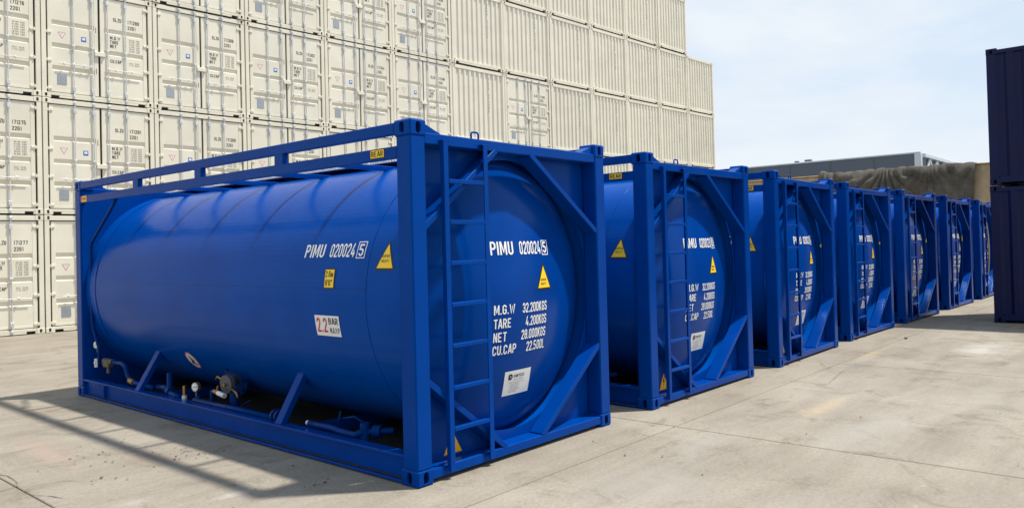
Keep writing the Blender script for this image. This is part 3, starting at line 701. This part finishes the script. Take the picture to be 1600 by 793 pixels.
    MB().tube([(.14, 5.38, .44), (.14, 5.12, .445), (.14, 5.02, .42), (.14, 4.98, .34), (.14, 4.92, .28), (.13, 4.80, .258), (.12, 4.3, .25)], .027, 10).build('suction_pipe', 'blue_shade', t)
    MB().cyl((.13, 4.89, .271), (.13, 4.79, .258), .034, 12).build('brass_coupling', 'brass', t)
    MB().tube([(.13, 1.46, .245), (.13, 1.30, .245), (.12, 1.12, .25), (.12, 1.02, .238), (.12, .84, .235), (.14, .77, .27)], .026, 10).cyl((.17, .78, .20), (.17, .78, .33), .040, 12).cyl((.22, .74, .26), (.25, .68, .26), .050, 12).cyl((.17, .77, .26), (.32, .62, .26), .026, 12).tube([(.16, .78, .33), (.14, .87, .37), (.13, 1.0, .345)], .007, 6).tube([(.13, 1.08, .26), (.12, 1.02, .40)], .007, 6).build('discharge_valve', 'blue_shade', t)
    MB().cyl((.13, 1.49, .245), (.13, 1.44, .245), .02, 10).build('pipe_cap', 'steel', t)
    return t
tank = make_tank()
TX = [0, 3.166, 6.396, 9.573, 12.791, 16.257, 19.749]
TY = [0, -.010, -.022, .069, .039, 0, -.036]
TA = [0, -.004, .018, -.011, -.022, -.017, 0]
nums = ['020024', '020023', '020022', '020021', '020020', '020019', '020018']
tank['label'] = 'blue tank container lettered PIMU 020024, nearest in the row, valves and gauges along its side'
tlab = [None, 'blue tank container lettered PIMU 020023, second in the row from the camera',
        'blue tank container third in the row, between the second and fourth tank containers',
        'blue tank container fourth in the row, a small dark stone near its foot',
        'blue tank container fifth in the row, standing in front of the brown tarpaulin',
        'blue tank container second to last of those in view, just short of the navy containers',
        'blue tank container at the far end of the row, half hidden by the navy containers']
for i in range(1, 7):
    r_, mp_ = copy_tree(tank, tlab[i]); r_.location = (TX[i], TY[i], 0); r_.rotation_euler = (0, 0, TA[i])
    a, b = serial_meshes(nums[i])
    for o in mp_.values():
        if o.get('which') == 'end': o.data = a
        if o.get('which') == 'side': o.data = b
for o in bpy.data.objects:
    if 'which' in o.keys(): del o['which']

# ------------------------------------------------------------------ box containers
def corr(x0, x1, pitch, y_out, y_in):
    n = max(1, round((x1-x0)/pitch)); p = (x1-x0)/n; out = []
    for k in range(n):
        a = x0+k*p; out += [(a, y_out), (a+p*.32, y_out), (a+p*.5, y_in), (a+p*.82, y_in)]
    return out+[(x1, y_out)]
def box_container(root, mat, shell, Wd, Ln, Ht, end, fine_sides=False):
    castings(mat, root, Wd, Ln, Ht, True, front_only=not fine_sides)
    pw = .10 if not fine_sides else .15
    for x0, x1 in ((.004, pw), (Wd-pw, Wd-.004)):
        MB().box(x0, .004, .116, x1, .09, Ht-.116, .004).build('corner_post', mat, root)
        MB().box(x0, Ln-.15, .116, x1, Ln-.004, Ht-.116, .004).build('corner_post', mat, root)
    # long sides, roof and floor
    for x0, s_ in ((0, 1), (Wd, -1)):
        mb = MB(); pr = corr(.145, Ln-.145, .28 if fine_sides else .30, .012, .048)
        v = []
        for (y, d) in pr: v += [(x0+s_*d, y, .16), (x0+s_*d, y, Ht-.10)]
        mb.add(v, [(2*i, 2*i+1, 2*i+3, 2*i+2) for i in range(len(pr)-1)]).build('side_wall', shell, root, False)
        mb = MB().box(x0+s_*.008, .17, .045, x0+s_*.06, Ln-.17, .165, .003); mb.box(x0+s_*.006, .17, Ht-.105, x0+s_*.06, Ln-.17, Ht-.03, .003); mb.build('side_rail', mat, root)
        if fine_sides:
            for y in (1.0, Ln-1.2): MB().box(x0-s_*.012, y, Ht-.42, x0+s_*.05, y+.22, Ht-.30, .012).build('vent', mat, root)
            for y in (Ln/2-1.15, Ln/2+.80): MB().box(x0+s_*.0055, y, .05, x0+s_*.05, y+.35, .150).build('fork_pocket', 'gasket_shade', root)
    MB().box(.02, .09, Ht-.06, Wd-.02, Ln-.09, Ht-.04).build('roof', shell, root)
    MB().box(.02, .09, .10, Wd-.02, Ln-.09, .14).build('floor_frame', 'gasket_shade', root)
    mb = MB(); mb.strip(corr(pw-.003, Wd-pw+.003, .24, Ln-.02, Ln-.06), .13, Ht-.10, 'z'); mb.box(.15, Ln-.06, .03, Wd-.15, Ln-.012, .14); mb.box(.15, Ln-.06, Ht-.12, Wd-.15, Ln-.012, Ht-.03); mb.build('front_end', shell, root, False)
    def sill(mbx):
        mbx.box(.158, .010, .062, Wd-.158, .07, .122, .003); mbx.box(.36, .012, .014, Wd-.36, .068, .064); mbx.box(.158, .012, .0, .185, .068, .064)
        mbx.box(Wd-.185, .012, .0, Wd-.158, .068, .064); return mbx
    if end == 'plain':
        mb = MB().box(.158, .008, .092, Wd-.158, .07, .165, .003)
        mb.box(.31, .011, .040, Wd-.31, .06, .094)
        mb.build('bottom_rail', mat, root)
        MB().box(.158, .010, Ht-.125, Wd-.158, .075, Ht-.010, .003).build('top_rail', mat, root)
        mb = MB(); mb.strip(corr(pw-.004, Wd-pw+.004, .232, .022, .062), .160, Ht-.122, 'z'); mb.build('end_wall', mat, root, False)
        MB().box(.17, .070, .002, Wd-.17, .10, .12).build('notch_shade_backing', 'gasket_shade', root)  # black backing, paints in the shade behind the rail notches and slot
        return
    sill(MB()).build('door_sill', mat, root)
    MB().box(.17, .072, .002, Wd-.17, .10, .12).build('notch_shade_backing', 'gasket_shade', root)  # black backing, paints in the shade behind the sill notches
    MB().box(.158, .008, Ht-.118, Wd-.158, .075, Ht-.012, .003).build('door_header', mat, root)
    MB().box(.096, .066, .118, Wd-.096, .086, Ht-.112).build('door_gasket', 'gasket_shade', root)
    cx_ = Wd/2; z0, z1 = .140, Ht-.138
    rods_all = []
    for (a, b, rods) in ((.136, cx_-.024, (.665, 1.070)), (cx_+.024, Wd-.136, (1.410, 1.815))):
        df = MB(); fy = .024
        df.box(a, fy, z0, a+.085, .064, z1, .003).box(b-.085, fy, z0, b, .064, z1, .003)
        df.box(a+.083, fy+.002, z0, b-.083, .064, z0+.055, .002).box(a+.083, fy+.002, z1-.055, b-.083, .064, z1, .002)
        pr = [(z0+.05, fy+.005)]
        for g in (.61, 1.13, 1.65): pr += [(g+.02, fy+.005), (g+.038, fy+.034), (g+.080, fy+.034), (g+.140, fy+.005)]
        pr += [(z1-.05, fy+.005)]
        df.strip(pr, a+.080, b-.080, 'x')
        door = df.build('door', mat, root, False)
        bm = bmesh.new(); bm.from_mesh(door.data); bm.normal_update(); bm.to_mesh(door.data); bm.free()
        for x in rods:
            MB().cyl((x, -.004, .055), (x, -.004, Ht-.045), .0145, 8).build('lock_rod', 'steel', door)
            for z in (.075, Ht-.065): MB().box(x-.026, -.030, z-.030, x+.026, .010, z+.030, .006).build('rod_cam', 'steel', door)
            for z in (.24, 1.24, Ht-.26): MB().box(x-.034, -.018, z-.022 if z == 1.24 else z-.05, x+.034, .026, z+.022 if z == 1.24 else z+.05, .006).build('rod_keeper', 'steel', door)
        xs = (a+.20, rods[1]-.01) if a < 1 else (rods[0]+.02, b-.12)
        hd = MB().bar((xs[0], -.030, .800), (xs[1], -.030, .795), .018, .012, Vector((0, 1, 0)), .003)
        for x in ((a+.32, rods[0]-.01, a+.74, rods[1]-.04) if a < 1 else (rods[0]+.01, rods[0]+.17, rods[1]+.13)): hd.box(x-.024, -.040, .770, x+.024, -.010, .828, .008)
        hd.build('door_handle', 'steel', door)
        hx = .030 if a < 1 else Wd-.030
        for z in (.215, .86, 1.50, Ht-.26):
            xx = (hx, a+.075) if a < 1 else (b-.075, hx)
            MB().box(xx[0], .006, z-.026, xx[1], .0225, z+.026, .004).cyl((a-.006 if a < 1 else b+.006, .008, z-.04), (a-.006 if a < 1 else b+.006, .008, z+.04), .012, 8).build('hinge', mat, door)
    MB().box(cx_-.11, -.022, 1.085, cx_+.115, .022, 1.185, .006).build('lock_box', mat, root)
    mf = flat_y(.0285)
    s_ = MB(); tr = [(.345, 1.525), (.515, 1.525), (.43, 1.375)]; put_tri(s_, *tr, mf, 1, .0006, 1); put_tri(s_, *shrink(tr, .78), mf, 0, .0018, 1)
    put_text(s_, '7', .43, 1.45, .05, mf, .02, 1, .003, align='c'); s_.build('triangle_sticker', ['dial', 'pink'], root, False)
    s_ = MB(); put_rect(s_, .835, 1.375, .945, 1.490, mf, 0, .0006, 1); put_rect(s_, .858, 1.415, .925, 1.470, mf, 1, .0018, 1); s_.build('blue_sticker', ['bluestk', 'dial'], root, False)
    s_ = MB(); s_.box(.325, .020, .330, .520, .0285, .560); put_rect(s_, .345, .35, .50, .54, mf, 1, .0014, 1)
    s_.build('data_plate', ['greyplate', 'greyplate'], root, False)
    s_ = MB(); put_rect(s_, 1.146, 1.63, 1.162, 1.76, flat_y(.0235), 0, .0006, 1); put_rect(s_, 1.146, .66, 1.162, .79, flat_y(.0235), 0, .0006, 1); s_.build('brown_tag', 'rust', root, False)
    s_ = MB()
    for s, z, w in (('M.G.W', 1.545, .235), ('TARE', 1.445, .185), ('NET', 1.345, .145), ('CU.CAP', .985, .255)): put_text(s_, s, 1.470, z, .076, mf, w, 0, .0008, wt=.18)
    s_.build('weight_heading', 'ink', root, False)
    s_ = MB()
    for k, (p, q) in enumerate((('30.480', 'KGS'), ('67.200', 'LBS'), ('2.230', 'KGS'), ('4.920', 'LBS'), ('28.250', 'KGS'), ('62.280', 'LBS'))):
        put_text(s_, p, 2.03, 1.575-.054*k, .036, mf, .125, 0, .0008, .012, align='r'); put_text(s_, q, 2.065, 1.575-.054*k, .036, mf, .085, 0, .0008, .012)
    put_text(s_, '33.2', 1.90, 1.015, .036, mf, .09, 0, .0008); put_text(s_, 'CU.M', 2.03, 1.015, .036, mf, .10, 0, .0008)
    put_text(s_, '1.172', 1.90, .965, .036, mf, .10, 0, .0008); put_text(s_, 'CU.FT', 2.03, .965, .036, mf, .11, 0, .0008)
    s_.build('weight_figures', 'ink2', root, False)
    link('serial_number', bpy.data.meshes.new('t'), root)
def door_serial(num):
    mf = flat_y(.0285); s_ = MB()
    put_text(s_, 'SLZU', 1.545, 1.985, .086, mf, .190, 0, .0008, wt=.18); put_text(s_, num, 1.875, 1.985, .086, mf, .270, 0, .0008, wt=.18)
    put_text(s_, check_digit('SLZU'+num), 2.235, 1.985, .086, mf, .035, 0, .0008, wt=.18); put_text(s_, '22G1', 1.875, 1.845, .086, mf, .185, 0, .0008, wt=.18)
    return s_.mesh('serial_number', 'ink')
def plain_serial(num):
    s_ = MB(); mf = flat_y(.022)
    for k, c in enumerate('SLZU '+num):
        if c != ' ': put_text(s_, c, 1.68, 2.28-.115*k, .075, mf, .042, 0, .0008, .01, align='c')
    return s_.mesh('serial_number', 'ink2')
WC, HC, LC = 2.452, 2.640, 6.058
GRP = 'beige containers stacked in the wall behind the tanks'
dproto = empty('shipping_container', 'x', 'shipping container', GRP); box_container(dproto, 'beige', 'beige_dk', WC, LC, HC, 'door')
pproto = empty('shipping_container', 'x', 'shipping container', GRP); box_container(pproto, 'beige', 'beige_dk', WC, LC, HC, 'plain')
link('serial_number', bpy.data.meshes.new('t'), pproto)
starts = [-12.45, -9.95, -7.46, -4.98, -2.475, .02, 2.485, 4.995, 7.515, 10.06, 12.625, 15.205, 17.81, 20.31, 22.87, 25.315]
FIRST = -5
wa = -.05383; wo = Vector((5.12644, 14.95067, 0)); wd = Vector((math.cos(wa), math.sin(wa), 0))
known = {(2, -2): '171275', (1, -2): '171277', (3, -1): '171280', (2, -1): '171281', (3, 0): '171308', (2, 0): '171300', (3, 1): '171302', (3, 2): '171314', (3, 3): '171298',
         (3, -2): '171276', (4, -1): '171279', (1, -1): '171283', (4, 0): '171305', (4, 1): '171303'}
rows_ = {1: 'bottom', 2: 'second', 3: 'third', 4: 'fourth', 5: 'top'}
ords = ['last', 'second to last', 'third from the far end', 'fourth from the far end', 'fifth from the far end', 'sixth from the far end', 'seventh from the far end',
        'eighth from the far end', 'ninth from the far end', 'tenth from the far end', 'eleventh from the far end', 'twelfth from the far end', 'thirteenth from the far end',
        'fourteenth from the far end', 'fifteenth from the far end', 'sixteenth from the far end', 'seventeenth from the far end']
cnt = ['first', 'second', 'third', 'fourth', 'fifth', 'sixth', 'seventh', 'eighth', 'ninth']
used = {'d': False, 'p': False}; seq = 171310
tabs = {}
for o in bpy.data.objects:
    if o.parent: tabs.setdefault(o.parent.name, []).append(o)
def copy_fast(root, label):
    out = []
    def rec(o, par):
        c = o.copy(); COL.objects.link(c)
        if par: c.parent = par
        out.append((o.name, c))
        for k in tabs.get(o.name, []): rec(k, c)
        return c
    r_ = rec(root, None); r_['label'] = label; return r_, out
jobs = []
for lev in range(1, 6):
    last = 10 if lev < 5 else 9
    for ci in range(FIRST, last+1):
        door = ci <= 3 or (lev == 3 and ci == 5)
        s0 = starts[ci-FIRST]; num = known.get((lev, ci))
        if not num: seq += random.choice((1, 2, 3)); num = str(seq)
        what = ('beige container with doors lettered %s, %s layer, %s column left of the corrugated ends' % (num, rows_[lev], cnt[3-ci] if ci < 4 else '')) if door else \
               ('beige shipping container with plain corrugated end, %s layer, %s' % (rows_[lev], ords[last-ci]))
        if lev == 3 and ci == 5: what = 'beige shipping container with doors, the only one among the plain corrugated ends'
        jobs.append((lev, ci, door, s0, num, what))
dp_used = pp_used = False
for (lev, ci, door, s0, num, what) in jobs:
    pr = dproto if door else pproto; r_, lst = copy_fast(pr, what)
    p = wo+wd*(s0+.0)+Vector((-wd.y, wd.x, 0))*random.uniform(-.012, .012); r_.location = (p.x, p.y, (lev-1)*2.658+.004); r_.rotation_euler = (0, 0, wa+random.uniform(-.0008, .0008))
    nx_ = starts[ci-FIRST+1] if ci-FIRST+1 < len(starts) else 27.77
    r_.scale = ((nx_-s0-.016)/WC, 1, 1)
    me = door_serial(num) if door else plain_serial(num)
    for nm, o in lst:
        if nm.startswith('serial_number'): o.data = me
def kill(root):
    for k in tabs.get(root.name, []): kill(k)
    bpy.data.objects.remove(root)
kill(dproto); kill(pproto)

# two navy containers, one on the other, long side towards the tanks
nv = empty('shipping_container', 'dark navy shipping container standing on the ground at the right edge, lower of the two', 'shipping container', 'navy containers stacked at the right')
box_container(nv, 'navy', 'navy', 2.438, 6.058, 2.591, 'plain', True)
tabs = {}
for o in bpy.data.objects:
    if o.parent: tabs.setdefault(o.parent.name, []).append(o)
nv.location = (13.70, -1.255-6.058, .003)
nv2, _ = copy_fast(nv, 'dark navy shipping container stacked on another at the right edge, upper of the two'); nv2.location = (13.694, -1.262-6.058, 2.608)

# ------------------------------------------------------------------ yard wall with tarpaulin, warehouse behind
WX = 34.0; WT = 4.60
yw = MB().box(WX, -14, -.02, WX+.35, 13.2, WT, .03); 
ywo = yw.build('yard_wall', 'oldwall'); ywo['label'] = 'stained tan plaster wall behind the row of tank containers'; ywo['category'] = 'wall'
MB().box(WX-.04, -14, WT+.002, WX+.39, 13.2, WT+.07, .02).build('coping', 'oldwall', ywo)
def tarp():
    nx, nz = 260, 56; Ya, Yb = 8.75, 2.45; v = []
    rnd = random.Random(3); ph = [rnd.uniform(0, 6.28) for _ in range(12)]
    for j in range(nz+1):
        t = j/nz
        for i in range(nx+1):
            s_ = i/nx
            y = Ya+(Yb-Ya)*s_ + t*(.18*(s_)**6) - .35*t*(1-s_)**8*-1
            # hang line: slack scallops between the bunched points
            an = [(.0, 0), (.40, 0), (1.0, 0)]
            f = 0
            for (q, n_, w_, a) in ((.02, 7, .30, .15), (.02, 19, .5, .02), (.44, 9, .28, .15), (.44, 21, .5, .02), (1.02, 6, .30, .13), (.72, 11, .35, .07)):
                dx = (s_-q)*5.85; dz = .12+t*2.4; ang = math.atan2(dx, dz); r_ = math.hypot(dx, t*2.4)
                f += a*(abs(math.sin(ang*n_+ph[n_ % 12]+.6*math.sin(r_*1.3)))**.7-.4)*math.exp(-r_*w_)*min(1, r_*1.3+.10)
            sl = math.sin((s_-.0)/.42*math.pi) if s_ < .42 else math.sin((s_-.42)/.58*math.pi)
            bul = .14*(1-math.exp(-t*3))*(0.6+.5*sl)
            sag = (.55*math.exp(-((s_-.16)/.11)**2)*math.exp(-((t-.42)/.34)**2))*.22
            x = WX-.09-bul-abs(f)*1.0-f*.4-sag
            z0 = WT+.09+.018*math.sin(s_*23+1)+.012*math.sin(s_*61) + (.10*math.exp(-((s_-.005)/.03)**2)) + .06*math.exp(-((s_-.42)/.05)**2)
            z = z0 - t*(3.0 if s_ < .9 else 3.0-1.2*(s_-.9)) + .05*math.sin(s_*40+t*7)*(1-t)
            if j < 5:  # roll over the top of the wall
                q = j/5; x = x*q+(WX+.34)*(1-q)+ .0; z = z0+.05*math.sin(q*math.pi)+.02*math.sin(s_*90+q*5)-t*.4
            v.append((x, y, z))
    f = [(j*(nx+1)+i, j*(nx+1)+i+1, (j+1)*(nx+1)+i+1, (j+1)*(nx+1)+i) for j in range(nz) for i in range(nx)]
    o = MB().add(v, f, 0, True).build('tarpaulin', 'tarp', None, False)
    sd = o.modifiers.new('cloth_thickness', 'SOLIDIFY'); sd.thickness = .02
    o['label'] = 'brown canvas tarpaulin draped in folds over the stained yard wall'; o['category'] = 'tarpaulin'
tarp()
bd = empty('warehouse', 'long grey warehouse with pale trussed gable behind the yard wall', 'building')
BX, BY, BZ = 60.0, 10.46, 7.93
MB().box(BX, BY+.02, -.02, BX+45, BY+60, BZ-.12).build('wall', 'facade', bd)
MB().box(BX-.06, BY-.06, BZ-.12, BX+45, BY+60, BZ, .02).build('parapet_cap', 'facade_lt', bd)
for k in range(18):
    MB().box(BX-.035, BY+3.2*k+3.14, 0, BX+.0, BY+3.2*k+3.20, BZ-.12).build('panel_joint', 'facade', bd)
MB().box(BX-.09, BY-.10, 0, BX+.35, BY+.35, BZ-.125, .02).build('corner_column', 'facade_lt', bd)
MB().box(BX+.35, BY-.30, BZ-.40, BX+45, BY-.01, BZ-.125, .02).build('top_chord', 'facade_lt', bd)
MB().box(BX+.35, BY-.05, 0, BX+45, BY-.005, BZ-1.9).build('gable_wall', 'facade_lt', bd)
MB().box(BX+.35, BY-.04, BZ-1.9, BX+45, BY-.002, BZ-.38).build('louvre_band', 'facade_dk', bd)
MB().box(BX+.35, BY-.30, BZ-2.0, BX+45, BY-.01, BZ-1.75, .02).build('bottom_chord', 'facade_lt', bd)
for k in range(18):
    x = BX+1.0+2.2*k
    MB().bar((x, BY-.18, BZ-1.8), (x+1.1, BY-.18, BZ-.40), .15, .12).build('truss_diagonal', 'facade_lt', bd)
    MB().bar((x+1.1, BY-.18, BZ-.40), (x+2.2, BY-.18, BZ-1.8), .15, .12).build('truss_diagonal', 'facade_lt', bd)
MB().box(BX+.2, 18.4, BZ, BX+.6, 18.9, BZ+.18, .02).box(BX+.2, 19.4, BZ, BX+.5, 19.7, BZ+.14, .02).build('roof_vent', 'facade', bd)
